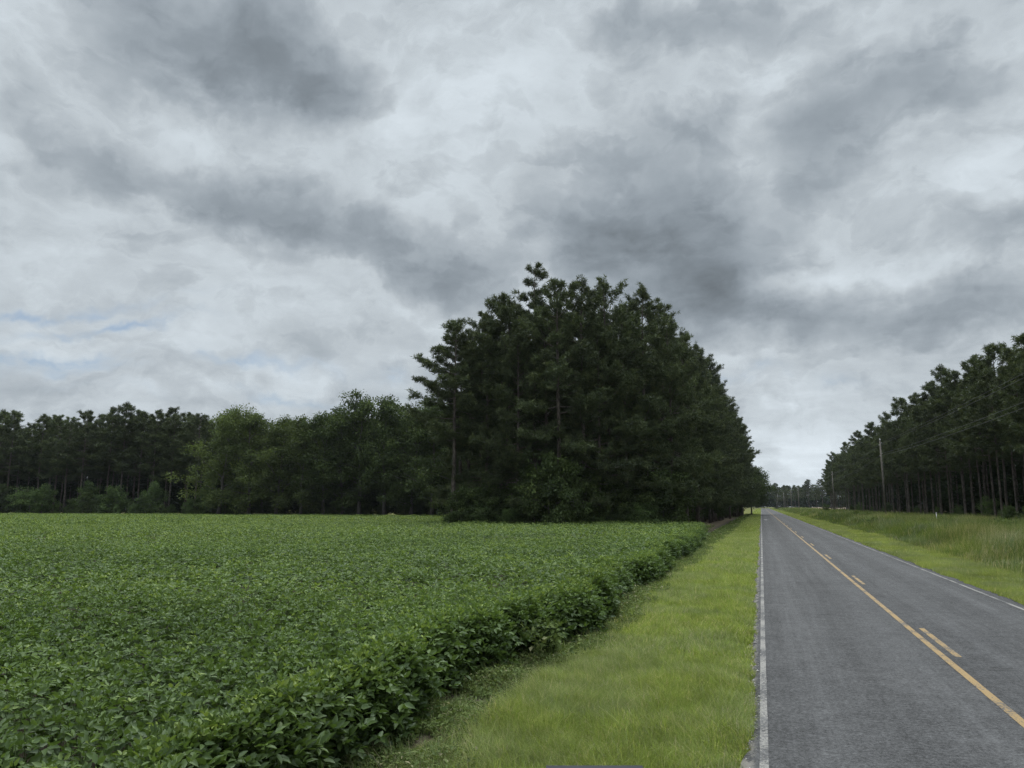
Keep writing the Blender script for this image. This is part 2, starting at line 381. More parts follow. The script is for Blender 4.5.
# ------------------------------------------------------------------ road
def asphalt(t, pos):
    fine = t.noise(pos, 130, 3, .75); grain = t.noise(pos, 42, 4, .75)
    streak = t.noise(t.scalevec(pos, (5.5, .10, 1)), 1, 5, .6)
    streak2 = t.noise(t.scalevec(pos, (17, .35, 1)), 1, 4, .65)
    blot = t.noise(pos, .45, 5, .6); mott = t.noise(pos, 3.2, 6, .7); grit = t.noise(pos, 17, 5, .75)
    v = t.m('ADD', .046, t.m('MULTIPLY', t.m('SUBTRACT', streak, .5), .055))
    v = t.m('ADD', v, t.m('MULTIPLY', t.m('SUBTRACT', streak2, .5), .028))
    v = t.m('ADD', v, t.m('MULTIPLY', t.m('SUBTRACT', blot, .5), .045))
    v = t.m('ADD', v, t.m('MULTIPLY', t.m('SUBTRACT', mott, .5), .085))
    v = t.m('ADD', v, t.m('MULTIPLY', t.m('SUBTRACT', grain, .5), .19))
    v = t.m('ADD', v, t.m('MULTIPLY', t.m('SUBTRACT', fine, .5), .24))
    v = t.m('ADD', v, t.m('MULTIPLY', t.m('SUBTRACT', grit, .5), .21))
    # worn wheel paths, paler than the lane middle
    s = t.n('ShaderNodeSeparateXYZ'); t.put(s.inputs[0], pos)
    xw = t.m('ADD', s.outputs[0], t.m('MULTIPLY', t.m('SUBTRACT', t.noise(t.scalevec(pos, (.3, .06, 1)), 1, 2), .5), .5))
    for cx in (.65, 2.2, 3.7, 5.2):
        dd = t.m('DIVIDE', t.m('SUBTRACT', xw, cx), .38)
        v = t.m('ADD', v, t.m('MULTIPLY', t.m('EXPONENT', t.m('MULTIPLY', t.m('MULTIPLY', dd, dd), -1)), .014))
    # cracks: some across the lanes, some wandering
    def crack(sc, dist, w, gate_s, lo):
        nn = t.noise(t.scalevec(pos, sc), 1, 4, .6, dist)
        line = t.ramp(t.m('ABSOLUTE', t.m('SUBTRACT', nn, .5)), 0, w, 1, 0)
        return t.m('MULTIPLY', line, t.ramp(t.noise(pos, gate_s, 2), lo, lo+.1))
    cr = crack((.16, .55, 1), 1.1, .0055, .3, .47)
    v = t.m('MULTIPLY', v, t.m('SUBTRACT', 1, t.m('MULTIPLY', cr, .5)))
    v = t.m('MAXIMUM', v, .015)
    c = t.v('SCALE', t.mix(blot, (.975, 1.0, 1.035), (.99, 1.0, 1.01)), sc=v)
    # sandy crumbled rim
    rim_ = t.m('MULTIPLY', t.ramp(s.outputs[0], -.15, -.24), t.ramp(t.noise(t.scalevec(pos, (9, 3, 1)), 1, 5, .7), .42, .58))
    return t.mix(rim_, c, t.mix(grain, (.07, .066, .06), (.27, .255, .23))), grain, fine

def road_mat():
    m, t, o = mat_new('weathered_asphalt')
    pos = t.n('ShaderNodeNewGeometry').outputs['Position']
    c, grain, fine = asphalt(t, pos)
    p = t.n('ShaderNodeBsdfPrincipled'); t.put(p.inputs['Base Color'], c); p.inputs['Roughness'].default_value = .85
    p.inputs['Specular IOR Level'].default_value = .3
    bu = t.n('ShaderNodeBump'); bu.inputs['Strength'].default_value = .6; bu.inputs['Distance'].default_value = .008; t.put(bu.inputs['Height'], t.m('ADD', grain, fine))
    m.node_tree.links.new(bu.outputs[0], p.inputs['Normal'])
    m.node_tree.links.new(p.outputs[0], o.inputs[0]); return m

def paint_mat(name, col, wear):
    m, t, o = mat_new(name)
    pos = t.n('ShaderNodeNewGeometry').outputs['Position']
    c, grain, fine = asphalt(t, pos)
    w = t.m('ADD', t.m('MULTIPLY', t.noise(t.scalevec(pos, (26, 22, 1)), 1, 5, .8), .6), t.m('MULTIPLY', t.noise(pos, 1.1, 4), .4))
    k = t.ramp(w, wear, wear+.05)
    pc = t.v('SCALE', t.mix(t.noise(pos, 2.2, 4), tuple(x*.8 for x in col), col), sc=t.ramp(grain, .3, .7, .8, 1.08))
    p = t.n('ShaderNodeBsdfPrincipled'); t.put(p.inputs['Base Color'], t.mix(k, pc, c)); p.inputs['Roughness'].default_value = .7
    m.node_tree.links.new(p.outputs[0], o.inputs[0]); return m

ys = np.concatenate([np.arange(-25, 3, 1.), np.arange(3, 45, .12), np.arange(45, 130, .6), np.arange(130, 760, 10.)])
def jag(y, s): return (vnoise(y, y*0+s, .35)-.5)*.10+(vnoise(y, y*0+s+9, 1.7)-.5)*.16+(vnoise(y, y*0+s+5, .12)-.5)*.05
xl = -.27+jag(ys, 3.3); xr = 6.2+jag(ys, 21.7); n = len(ys)
rv = []
for x_, z_ in ((xl, -.12), (xl+.015, -.01), (xl*0-.12, 0.), (xr*0+6.05, 0.), (xr-.015, -.01), (xr, -.12)):
    rv.append(np.stack([x_, ys, np.full(n, z_)], -1))
rv = np.concatenate(rv); i = np.arange(n-1)
rq = np.concatenate([np.stack([k*n+i, (k+1)*n+i, (k+1)*n+i+1, k*n+i+1], -1) for k in range(5)])
tag(mesh_obj('road', np_mesh('road', rv, [rq]), road_mat()), kind='structure')

def stripe(name, x0, x1, y0, y1, mat, z=.004, step=.25):
    yy = np.arange(y0, min(y1, 60), step); yy = np.append(yy, np.arange(max(y0, 60), y1, 5)) if y1 > 60 else yy
    yy = np.append(yy, y1); k = len(yy)
    V = np.concatenate([np.stack([x0+(vnoise(yy, yy*0+x0*7, .3)-.5)*.006, yy, np.full(k, z)], -1), np.stack([x1+(vnoise(yy, yy*0+x1*7+3, .3)-.5)*.006, yy, np.full(k, z)], -1)])
    i = np.arange(k-1); return tag(mesh_obj(name, np_mesh(name, V, [np.stack([i, k+i, k+i+1, i+1], -1)]), mat), kind='structure')
M_WHITE = paint_mat('worn_white_paint', (.225, .218, .20), .475)
M_YELLOW = paint_mat('worn_yellow_paint', (.28, .185, .068), .51)
stripe('white_edge_line', -.136, -.05, -20, 700, M_WHITE)
stripe('white_edge_line', 5.86, 5.94, -20, 700, M_WHITE)
stripe('yellow_centre_line', 2.70, 2.81, -20, 700, M_YELLOW)
for k in range(-2, 30):
    y = 14.85+12.45*k
    stripe('yellow_dash_line', 2.94, 3.045, y, y+3.15, M_YELLOW)

# ------------------------------------------------------------------ stones along the broken pavement edge
def pebbles():
    mb = MB(); N = 1500
    y = 5+40*rng.random(N)**1.7; x = -.30+jag(y, 3.3)+rng.normal(0, .06, N)
    s = rng.uniform(.004, .014, N)*(1+(rng.random(N) < .06)*.9)
    base = nrm(np.array([(1, 0, 0), (0, 1, 0), (-1, 0, 0), (0, -1, 0), (0, 0, 1), (0, 0, -1)], float))
    F = np.array([(0, 1, 4), (1, 2, 4), (2, 3, 4), (3, 0, 4), (1, 0, 5), (2, 1, 5), (3, 2, 5), (0, 3, 5)])
    V = base[None]*(s[:, None, None])*rng.uniform(.6, 1.35, (N, 6, 1)); V[..., 2] *= .6
    V += np.stack([x, y, np.where(x < -.27, -.035, .005)], -1)[:, None]
    mb.add(V.reshape(-1, 3), (np.arange(N)*6)[:, None, None].repeat(8, 1).repeat(3, 2).reshape(-1, 3)+np.tile(F, (N, 1)), None, np.repeat(rng.random(N), 6))
    return mb.mesh('gravel')
m, t, o = mat_new('pale_gravel')
at = t.n('ShaderNodeAttribute'); at.attribute_name = 'tint'
p = t.n('ShaderNodeBsdfPrincipled'); t.put(p.inputs['Base Color'], t.mix(at.outputs['Fac'], (.16, .155, .15), (.50, .48, .45))); p.inputs['Roughness'].default_value = .9
m.node_tree.links.new(p.outputs[0], o.inputs[0])
tag(mesh_obj('gravel', pebbles(), m), 'pale crumbled gravel along the left edge of the asphalt', 'gravel', kind='stuff')

# ------------------------------------------------------------------ soybean field
def edge_x(y):
    """where the crop ends on the road side"""
    e = -3.86+(vnoise(y, y*0+4.4, 1.1)-.5)*.75+(vnoise(y, y*0+24.4, .4)-.5)*.35+(vnoise(y, y*0+40, 4.)-.5)*.5
    e = e-.22*np.exp(-((y-6)/4.)**2)
    return np.where(y > 42, e-(y-42)*.048, e)
def front_y(x):
    """where the crop ends in front of the woodlot"""
    f = 82.+(x+8)*.60+(vnoise(x, x*0+7, 3)-.5)*2
    return np.where(x < -31, 124.5+(vnoise(x, x*0+3, 5)-.5)*3, np.minimum(f, 80))
def soy():
    mb = MB(); mb2 = MB()
    def plants(N, x0, x1, y0, y1, dmin, dmax):
        x = rng.uniform(x0, x1, N); y = rng.uniform(y0, y1, N); d = np.hypot(x, y)
        k = (x < edge_x(y)-.05) & (y < front_y(x)) & (d >= dmin) & (d < dmax) & in_view(x, y, .5, 220)
        return x[k], y[k]
    def canopy(x, y): return .80+.16*(vnoise(x, y, .55)-.5)+.20*(vnoise(x, y, 2.3)-.5)+.10*(vnoise(x, y, 9)-.5)
    def trifoliate(x, y, nl, tmpl, sz, depth, three=True):
        n = len(x); h = canopy(x, y)+rng.normal(0, .04, n); az0 = rng.uniform(0, 6.283, n)
        for l in range(nl):
            f = l/max(nl-1, 1)
            az = az0+l*2.4+rng.normal(0, .3, n)
            zt = h*(1-depth*f**1.15)+rng.normal(0, .035, n)
            r = (.03+.25*min(1, f*1.6))*rng.uniform(.7, 1.25, n)
            out_ = np.stack([np.cos(az), np.sin(az), np.zeros(n)], -1)
            P = np.stack([x, y, np.maximum(zt, .03)], -1)+out_*r[:, None]
            tilt = rng.normal(.25 if f > .12 else .9, .5 if nl > 8 else .32, n)
            L = sz*(.62+.42*min(1, f*2.2))*rng.uniform(.8, 1.2, n)
            tint = np.clip((.58 if three else .74)-.40*f+(.30 if l == 0 else 0)*(rng.random(n) < .7)+rng.normal(0, .10, n)+.25*(vnoise(x, y, 3)-.5), 0, 1)  # farther bands tinted paler to imitate their weaker self-shadowing
            for dphi in ((0, 1.25, -1.25) if three else (0, 2.5)):
                a2 = az+dphi+rng.normal(0, .15, n)
                A = np.stack([np.cos(a2), np.sin(a2), tilt+rng.normal(0, .22, n)], -1)
                sg = .75 if nl > 8 else .45; Nn = np.stack([rng.normal(0, sg, n), rng.normal(0, sg, n), np.ones(n)], -1)
                leaves(mb, tmpl, P+nrm(A)*.015, A, Nn, L*1.08, L*.56, np.clip(tint+rng.normal(0, .05, n), 0, 1))
        return h
    x, y = plants(int(19*16*13), -18, -2.8, 1.5, 18, 0, 17)
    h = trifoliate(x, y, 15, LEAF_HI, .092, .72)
    for a, b, c in zip(x, y, h):
        bx, by = rng.normal(0, .05, 2); mb2.tube([(a, b, -.05), (a+bx*.4, b+by*.4, c*.5), (a+bx, b+by, c*.95)], [.006, .005, .003], 3, 0, False)
    # the flank that faces the road, leafy to near the ground
    N = 5200; y = 2+68*rng.random(N)**1.35; x = edge_x(y)-rng.uniform(-.05, .30, N)+(rng.random(N) < .08)*rng.uniform(0, .24, N)
    k = in_view(x, y, .5, 220); x, y = x[k], y[k]; near = y < 22
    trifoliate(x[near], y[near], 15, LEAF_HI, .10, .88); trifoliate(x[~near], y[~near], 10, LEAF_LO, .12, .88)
    x, y = plants(int(46*42*10), -48, -2.8, 1.5, 46, 17, 44)
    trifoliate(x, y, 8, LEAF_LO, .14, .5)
    x, y = plants(int(100*90*5), -100, -2.8, 20, 122, 44, 85)
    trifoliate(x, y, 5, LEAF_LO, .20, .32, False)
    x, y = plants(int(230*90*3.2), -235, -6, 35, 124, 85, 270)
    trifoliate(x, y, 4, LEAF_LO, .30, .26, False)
    me = mb.mesh('soybean_crop'); o = mesh_obj('soybean_crop', me, M_SOY)
    me.materials.append(M_WEED); return o, mb2
so, stems = soy()
tag(so, 'dense dark green soybean crop filling the field left of the verge', 'crop', kind='stuff')
st = mesh_obj('soybean_stems', stems.mesh('soybean_stems'), plain_mat('soybean_stem', (.07, .10, .03)), so)
st['kind'] = 'stuff'

# ------------------------------------------------------------------ grass
def grass_left():
    mb = MB()
    def band(N, y0, y1, h, w, pw=1.):
        y = y0+(y1-y0)*rng.random(N)**pw
        x = rng.uniform(-3.3, -.2, N)
        lim = -2.95+(vnoise(y, y*0+2, 1.2)-.5)*.8
        edge = -.25+jag(y, 3.3)+(vnoise(y, y*0+11, .5)-.5)*.16+(vnoise(y, y*0+14, .2)-.5)*.08
        k = ((x > lim) | (rng.random(N) < .15)) & (x < edge) & in_view(x, y, 0, 150)
        x, y = x[k], y[k]; n = len(x)
        pat = vnoise(x, y, .5)*.6+vnoise(x, y, 1.8)*.4
        hh = h*(.7+.6*pat)*rng.uniform(.6, 1.3, n)*np.clip(.45+(edge[k]-x)*1.6, .4, 1)
        az = vnoise(x, y, 1.1)*6+rng.normal(0, 1.3, n)
        blades(mb, x, y, np.full(n, -.05), hh, np.clip(rng.normal(.75, .3, n), .1, 1.3), w*rng.uniform(.7, 1.3, n), az,
               np.clip(.30+.3*pat+rng.normal(0, .33, n)+(rng.random(n) < .05)*.5-.35*np.clip(vnoise(x, y, .22)-.62, 0, 1)*3, 0, 1))  # dark patches in the tint stand for shaded hollows among the blades
    band(150000, 5.2, 13, .23, .0062)
    band(95000, 12.5, 30, .20, .012)
    band(80000, 29, 75, .20, .022)
    band(60000, 74, 300, .20, .06)
    band(9000, 300, 700, .22, .18)
    n = 2200; y = 5.2+40*rng.random(n)**1.5; x = rng.uniform(-3., -.45, n); k = vnoise(x, y, 1.3) > .45; x, y = x[k], y[k]; n = len(x)
    blades(mb, x, y, np.full(n, -.05), rng.uniform(.25, .46, n), rng.uniform(.2, .8, n), .0035+.0005*y, rng.uniform(0, 6.283, n), np.clip(rng.normal(.62, .2, n), 0, 1), True)
    return mb.mesh('verge_grass')
tag(mesh_obj('verge_grass', grass_left(), M_GRASS), 'bright yellow-green mown grass between the road and the soybean crop', 'grass', kind='stuff')

def grass_right():
    mb = MB()
    def band(N, y0, y1, h, w):
        y = rng.uniform(y0, y1, N); x = rng.uniform(6.1, 11.8, N)
        lim = 9.2+(vnoise(y, y*0+2, 9)-.5)*1.2+rng.normal(0, .45, N)
        k = (x < lim) & (x > 6.17+jag(y, 21.7)) & in_view(x, y, 0, 150); x, y = x[k], y[k]; n = len(x)
        pat = vnoise(x, y, .9)*.6+vnoise(x, y, 3)*.4
        blades(mb, x, y, np.full(n, -.05), h*(.5+pat)*rng.uniform(.6, 1.3, n), np.clip(rng.normal(.5, .25, n), .05, 1.1), w*rng.uniform(.7, 1.3, n), vnoise(x, y, 1.4)*9+rng.normal(0, .9, n),
               np.clip(.20+.5*pat+rng.normal(0, .13, n)+(rng.random(n) < .06)*.45, 0, 1))
    band(110000, 12, 45, .17, .014); band(70000, 44, 110, .17, .03); band(45000, 109, 330, .18, .08); band(9000, 330, 700, .2, .2)
    return mb.mesh('verge_grass')
tag(mesh_obj('verge_grass', grass_right(), M_STRIP), 'pale green mown grass strip right of the road below the tall grass', 'grass', kind='stuff')

def tall_grass():
    mb = MB()
    def band(N, y0, y1, w, k3):
        y = rng.uniform(y0, y1, N); x = 8.4+20*rng.random(N)
        lim = 9.0+(vnoise(y, y*0+2, 9)-.5)*1.2+np.abs(rng.normal(0, .7, N))
        k = (x > lim) & in_view(x, y, 0, 120); x, y, lim = x[k], y[k], lim[k]; n = len(x)
        pat = vnoise(x, y, 2.2)*.55+vnoise(x, y, 7)*.45
        ramp = np.clip((x-lim)/2.2, .3, 1)
        h = (.75+1.15*pat)*ramp*rng.uniform(.5, 1.2, n)
        dry = np.clip(np.exp(-(((x-12.6)/1.8)**2+((y-50)/8.)**2))+.8*(vnoise(x+40, y, 6) > .74), 0, 1)
        tint = np.clip(-.02+.75*pat+.3*(vnoise(x, y, 12)-.5)+rng.normal(0, .17, n)+(rng.random(n) < .07+.45*dry)*.5, 0, 1)
        blades(mb, x, y, np.full(n, -.05), h, np.clip(rng.normal(.35, .2, n), .02, .9), w*rng.uniform(.7, 1.3, n), vnoise(x, y, 3)*9+rng.normal(0, 1, n), tint, k3)
    band(150000, 20, 60, .02, True); band(130000, 58, 120, .045, True); band(90000, 119, 340, .09, False); band(12000, 340, 700, .25, False)
    return mb.mesh('tall_grass')
tag(mesh_obj('tall_grass', tall_grass(), M_TALL), 'knee-high rank grass between the mown strip and the pines on the right', 'grass', kind='stuff')

def weeds():
    """low broad-leaved weeds and dry litter in the strip between crop and mown grass"""
    mb = MB()
    def band(N, y0, y1, sz, tm, pw=1.):
        y = y0+(y1-y0)*rng.random(N)**pw; x = rng.uniform(-4.4, -2.5, N)
        lim = -2.85+(vnoise(y, y*0+2, 1.2)-.5)*.9
        k = (x < lim) & (x > edge_x(y)-.1) & (vnoise(x, y, .45)*.6+vnoise(x, y, .16)*.4 > .33) & in_view(x, y, 0, 150); x, y = x[k], y[k]; n = len(x)
        pat = vnoise(x, y, .6)
        z = -.04+rng.random(n)**1.6*(.06+.28*np.clip(pat-.3, 0, 1))
        az = rng.uniform(0, 6.283, n); A = np.stack([np.cos(az), np.sin(az), rng.normal(.1, .4, n)], -1)
        Nn = np.stack([rng.normal(0, .5, n), rng.normal(0, .5, n), np.ones(n)], -1)
        L = sz*rng.uniform(.5, 1.4, n)
        leaves(mb, tm, np.stack([x, y, z], -1), A, Nn, L, L*.5, np.clip(.35+.5*(pat-.4)+rng.normal(0, .2, n)+(rng.random(n) < .012+.03*(y < 10))*.6, 0, 1))
        nb = n//3; i = rng.integers(0, n, nb)
        blades(mb, x[i]+rng.normal(0, .05, nb), y[i], np.full(nb, -.05), rng.uniform(.05, .32, nb)*(.5+pat[i]), rng.uniform(.2, 1., nb), np.full(nb, sz*.11), rng.uniform(0, 6.283, nb), np.clip(rng.normal(.5, .2, nb)+(rng.random(nb) < .25)*.5, 0, 1))
    band(70000, 5, 17, .055, LEAF_LO); band(45000, 16, 45, .09, LEAF_LO); band(22000, 45, 100, .17, LEAF_LO); band(5000, 100, 240, .3, LEAF_LO)
    return mb.mesh('weeds')
tag(mesh_obj('weeds', weeds(), M_WEED), 'low tangled weeds and dry litter at the foot of the soybean rows', 'weeds', kind='stuff')

# ------------------------------------------------------------------ trees
def pine(seed, h, cb, rmax, nbr, blade=.36, wid=.075, per=15, lowdrop=.2, bare=None, base_r=None):
    """a loblolly pine: trunk with limbs, and a crown of needle tufts; cb = height share where the crown starts"""
    g = np.random.default_rng(seed); tr = MB(); cr = MB()
    br = base_r or h*.0085
    zz = np.linspace(0, 1, 14); wob = np.cumsum(g.normal(0, .035, (14, 2)), 0)*h/28
    wob -= wob[0]
    rad = br*(1-zz)**.75*(1+.5*np.exp(-zz*28))+.02
    tp = np.stack([wob[:, 0], wob[:, 1], zz*h*.985-.1], -1)
    tr.tube(tp, rad, 9, 0)
    axis = lambda z: np.array([np.interp(z, tp[:, 2], tp[:, 0]), np.interp(z, tp[:, 2], tp[:, 1]), z])
    P, D, tn = [], [], []
    tt = (np.arange(nbr)+g.random(nbr))/nbr
    lobes = g.uniform(0, 6.283, 3)
    for i, t in enumerate(tt):
        z = h*(cb+(1-cb)*t**.95*.97)
        if bare and bare[0] < z/h < bare[1] and g.random() < .8: continue
        az = i*2.399+g.normal(0, .45)
        prof = (1-t**2.1)**.75*(1-lowdrop*max(0, .25-t)/.25)
        L = rmax*(prof*.93+.07)*g.uniform(.5, 1.18)*(1+.16*math.sin(az*2+lobes[0]+t*4))
        el = -.10+.95*t**1.3+g.normal(0, .20)
        d = np.array([math.cos(az)*math.cos(el), math.sin(az)*math.cos(el), math.sin(el)])
        s = np.linspace(0, 1, 5)[:, None]
        side = np.array([-math.sin(az), math.cos(az), 0])*g.normal(0, .12)
        pts = axis(z)+d*L*s+np.array([0, 0, 1])*(L*(.20*s**2-.10*s*(1-s)))+side*L*s**2
        tr.tube(pts, np.linspace(.02+.014*L, .012, 5), 4, 0, False)
        ntw = int(5+L*2.9)
        for j in range(ntw):
            f = 1-(1-.28)*g.random()**1.25 if j else 1.
            o_ = np.array([np.interp(f, s[:, 0], pts[:, k]) for k in range(3)])
            a2 = az+g.choice([-1, 1])*g.uniform(.3, 1.15)*(f < .97)
            ll = L*g.uniform(.14, .40)*(1.25-f*.6)+.25
            e2 = el*.45+g.uniform(-.25, .6)
            d2 = np.array([math.cos(a2)*math.cos(e2), math.sin(a2)*math.cos(e2), math.sin(e2)])
            nt = 1+int(ll/.42+.5)
            for k in range(nt):
                q_ = o_+d2*ll*(k+1)/nt+g.normal(0, .10, 3)
                P.append(q_); D.append(d2*.6+np.array([0, 0, .55])); tn.append(.30+.34*g.random()+.16*(k == nt-1))  # end tufts tinted paler to imitate light on their tops
    for k in range(7): P.append(axis(h*(1-.012*k))+g.normal(0, .16, 3)); D.append(np.array([0, 0, 1.])); tn.append(.6)
    P = np.repeat(np.array(P), per, 0); D = np.repeat(np.array(D), per, 0); tn = np.repeat(np.array(tn), per)
    n = len(P); A = nrm(nrm(D)*.55+nrm(g.normal(0, 1, (n, 3))))
    leaves(cr, LEAF_TRI, P+g.normal(0, .10, (n, 3)), A, nrm(g.normal(0, 1, (n, 3))), blade*g.uniform(.7, 1.3, n), wid*g.uniform(.8, 1.25, n), np.clip(tn+g.normal(0, .14, n), 0, 1))
    return tr, cr

def broadleaf(seed, h, r, cb, ncl, leaf=.28, per=80, trunk_r=None, squash=1., low=.25):
    """a broad-leaved tree or shrub: forking limbs carry clumps of leaves"""
    g = np.random.default_rng(seed); tr = MB(); cr = MB()
    trr = trunk_r or h*.013
    fork = h*max(cb*.9, .12)
    top = np.array([g.normal(0, .04*h), g.normal(0, .04*h), h*.86])
    tz = np.linspace(0, 1, 9)[:, None]
    tp = np.array([0, 0, -.1])+tz*top+np.concatenate([g.normal(0, .012*h, (9, 2))*tz, np.zeros((9, 1))], 1)
    tr.tube(tp, trr*(1-tz[:, 0])**.8*(1+.5*np.exp(-tz[:, 0]*20))+.015, 8, 0)
    C = []; nl = max(6, ncl//9)
    for i in range(nl):
        t = (i+g.random())/nl; az = i*2.399+g.normal(0, .4)
        z = fork+(h*.80-fork)*t
        o_ = np.array([np.interp(z, tp[:, 2], tp[:, k]) for k in range(3)])
        prof = math.sqrt(max(.05, 1-((t-low)/(1.05-low))**2)) if t > low else .72+.28*t/low
        L = r*prof*g.uniform(.7, 1.1); el = .15+.8*t+g.normal(0, .15)
        d = np.array([math.cos(az)*math.cos(el), math.sin(az)*math.cos(el), math.sin(el)*squash])
        s = np.linspace(0, 1, 4)[:, None]; pts = o_+d*L*s+np.array([0, 0, .1*L])*s**2+g.normal(0, .05*L, (4, 3))*s
        tr.tube(pts, np.linspace(trr*.42*(1-t*.6)+.01, .012, 4), 5, 0, False)
        for j in range(9):
            f = g.uniform(.35, 1.05) if j else 1.
            b = o_+d*L*f+g.normal(0, .20*L+.12, 3)*np.array([1, 1, .8]); C.append(b)
            if j % 3 == 0: tr.tube([o_+d*L*f*.7, (b+o_+d*L*f*.8)/2, b], [.02+trr*.06, .015, .008], 3, 0, False)
    C = np.array(C); C[:, 2] = np.clip(C[:, 2], h*cb*.9, h)
    cs = g.uniform(.55, 1.2, len(C))*(r*.20+.10)
    P = np.repeat(C, per, 0); n = len(P); off = nrm(g.normal(0, 1, (n, 3)))*(g.random((n, 1))**.45)
    P = P+off*np.repeat(cs, per)[:, None]*np.array([1.15, 1.15, .75]); P[:, 2] = np.maximum(P[:, 2], .05)
    A = nrm(off*.6+g.normal(0, .6, (n, 3))+np.array([0, 0, -.15])); Nn = nrm(off+g.normal(0, .45, (n, 3))+np.array([0, 0, .6]))
    ct = np.repeat(g.normal(.45, .17, len(C)), per)
    L = leaf*g.uniform(.6, 1.3, n)
    leaves(cr, LEAF_LO, P, A, Nn, L, L*.75, np.clip(ct+g.normal(0, .14, n), 0, 1))
    return tr, cr

class Kind:
    """one kind of plant: the first planting shows the built one, later ones are copies of it and of its parts"""
    def __init__(s, name, cat, pair, bark, leafmat):
        s.name, s.cat = name, cat
        tr, cr = pair
        s.trunk = tr.mesh('trunk', True); s.crown = cr.mesh('crown'); s.bark, s.leaf = bark, leafmat; s.root = None
        s.h = float(max(v[:, 2].max() for v in cr.V)); s.cr = cr
    def plant(s, x, y, h, label, group=None, rz=None, wide=1.):
        k = h/s.h; rz = random.uniform(0, 6.283) if rz is None else rz
        if s.root is None:
            s.root = r = empty(s.name)
            mesh_obj('trunk', s.trunk, s.bark, r); mesh_obj('crown', s.crown, s.leaf, r)
        else:
            r = s.root.copy(); link(r)
            for ch in list(s.root.children): c = ch.copy(); link(c, r)
            if 'group' in r: del r['group']
        r.location = (x, y, -.05); r.rotation_euler = (0, 0, rz); r.scale = (k*wide, k*wide, k)
        tag(r, label, s.cat, group); return r

P_EDGE = [Kind('pine_tree', 'pine tree', pine(11+i, 27, cb, rm, nb, per=15, lowdrop=.05, blade=.40, wid=.085), M_PINEBARK, M_NEEDLE) for i, (cb, rm, nb) in enumerate(((.12, 5.0, 60), (.17, 4.6, 54), (.09, 5.4, 64)))]
P_TALL = [Kind('pine_tree', 'pine tree', pine(31+i, 27, cb, rm, nb, per=15, blade=.40, wid=.085), M_PINEBARK, M_NEEDLE) for i, (cb, rm, nb) in enumerate(((.34, 4.4, 46), (.42, 4.1, 40), (.38, 4.7, 44)))]
P_LIGHT = [Kind('pine_tree', 'pine tree', pine(51+i, 22, cb, rm, nb+6, per=14, blade=.40, wid=.09, base_r=.14), M_PINEBARK, M_NEEDLE) for i, (cb, rm, nb) in enumerate(((.42, 3.2, 36), (.47, 2.9, 30), (.37, 3.4, 40), (.44, 3.0, 32)))]
D_BIG = [Kind('broadleaf_tree', 'tree', broadleaf(71+i, 21, rr, cb, nc, leaf=.34, per=85), M_BARK, M_BROAD) for i, (rr, cb, nc) in enumerate(((5.6, .08, 170), (5.2, .18, 160), (6.0, .05, 190)))]
D_PALE = [Kind('broadleaf_tree', 'tree', broadleaf(76+i, 20, rr, .06, 170, leaf=.34, per=85), M_BARK, M_PALE) for i, rr in enumerate((5.4, 5.0))]
D_OAK = Kind('broadleaf_tree', 'tree', broadleaf(81, 15, 6.4, .24, 360, leaf=.40, per=80), M_BARK, M_BROAD)
SHRUB = [Kind('shrub', 'shrub', broadleaf(91+i, 4, rr, .03, 90, leaf=.17, per=55, trunk_r=.05), M_BARK, M_SHRUB) for i, rr in enumerate((1.7, 1.4, 2.0))]
SHADE = [Kind('shrub', 'shrub', broadleaf(95+i, 5, rr, .03, 90, leaf=.24, per=50, trunk_r=.05), M_BARK, M_BROAD) for i, rr in enumerate((2.3, 2.0))]

# the woodlot between field and road -------------------------------------------------
G = 'pines crowded in the woodlot'
LAB_FRONT = 'dark pine with foliage to its foot on the field side of the woodlot'
P_TALL[1].plant(-31.0, 76, 23.0, 'broad pine reaching its tufted limbs over the field at the left end of the woodlot', rz=2.6, wide=1.25)
P_TALL[2].plant(-32.0, 80.5, 22.0, 'pine filling the left shoulder of the woodlot just behind the broad end pine', rz=.9, wide=1.2)
P_TALL[0].plant(-29.2, 79.5, 24.6, 'pine seen between the two leftmost crowns of the woodlot, standing behind them')
P_EDGE[0].plant(-27.9, 77.5, 24.2, 'round-headed pine standing second from the left end of the woodlot', rz=.3)
P_TALL[2].plant(-26.6, 79, 26.4, 'pine just left of the tallest spire in the woodlot, lower by a head', rz=2)
SP = Kind('pine_tree', 'pine tree', pine(61, 29.5, .55, 2.9, 32, per=15, blade=.40, wid=.085, lowdrop=0), M_PINEBARK, M_NEEDLE)
SP.plant(-22.4, 77.5, 29.0, 'tallest pine of the woodlot with a narrow tufted spire above all others')
BT = Kind('pine_tree', 'pine tree', pine(64, 26, .30, 4.6, 50, per=15, blade=.40, wid=.085, bare=(.26, .5), base_r=.26), M_PINEBARK, M_NEEDLE)
BT.plant(-19.0, 74.6, 26, 'pine whose long bare trunk shows against the dark face of the woodlot', rz=.8)
for i, (x, y, h) in enumerate(((-25.4, 77.6, 25.6), (-23.6, 75.0, 21.5), (-20.9, 77, 24.5), (-17.0, 76.8, 26.9), (-15.6, 77.2, 22.5), (-14.9, 80, 27.6), (-13.2, 79.5, 24.5), (-11.4, 82, 27.3))):
    P_EDGE[(i*2+1) % 3].plant(x, y, h, LAB_FRONT, G)
P_EDGE[2].plant(-8.8, 83.5, 23.6, 'lower bushy pine at the corner where the woodlot turns along the road', rz=2.2, wide=.9)
lab_road = 'tall pine with low limbs in the long roadside row of the woodlot'
lab_in = 'tall pine standing inside the woodlot behind its outer row'
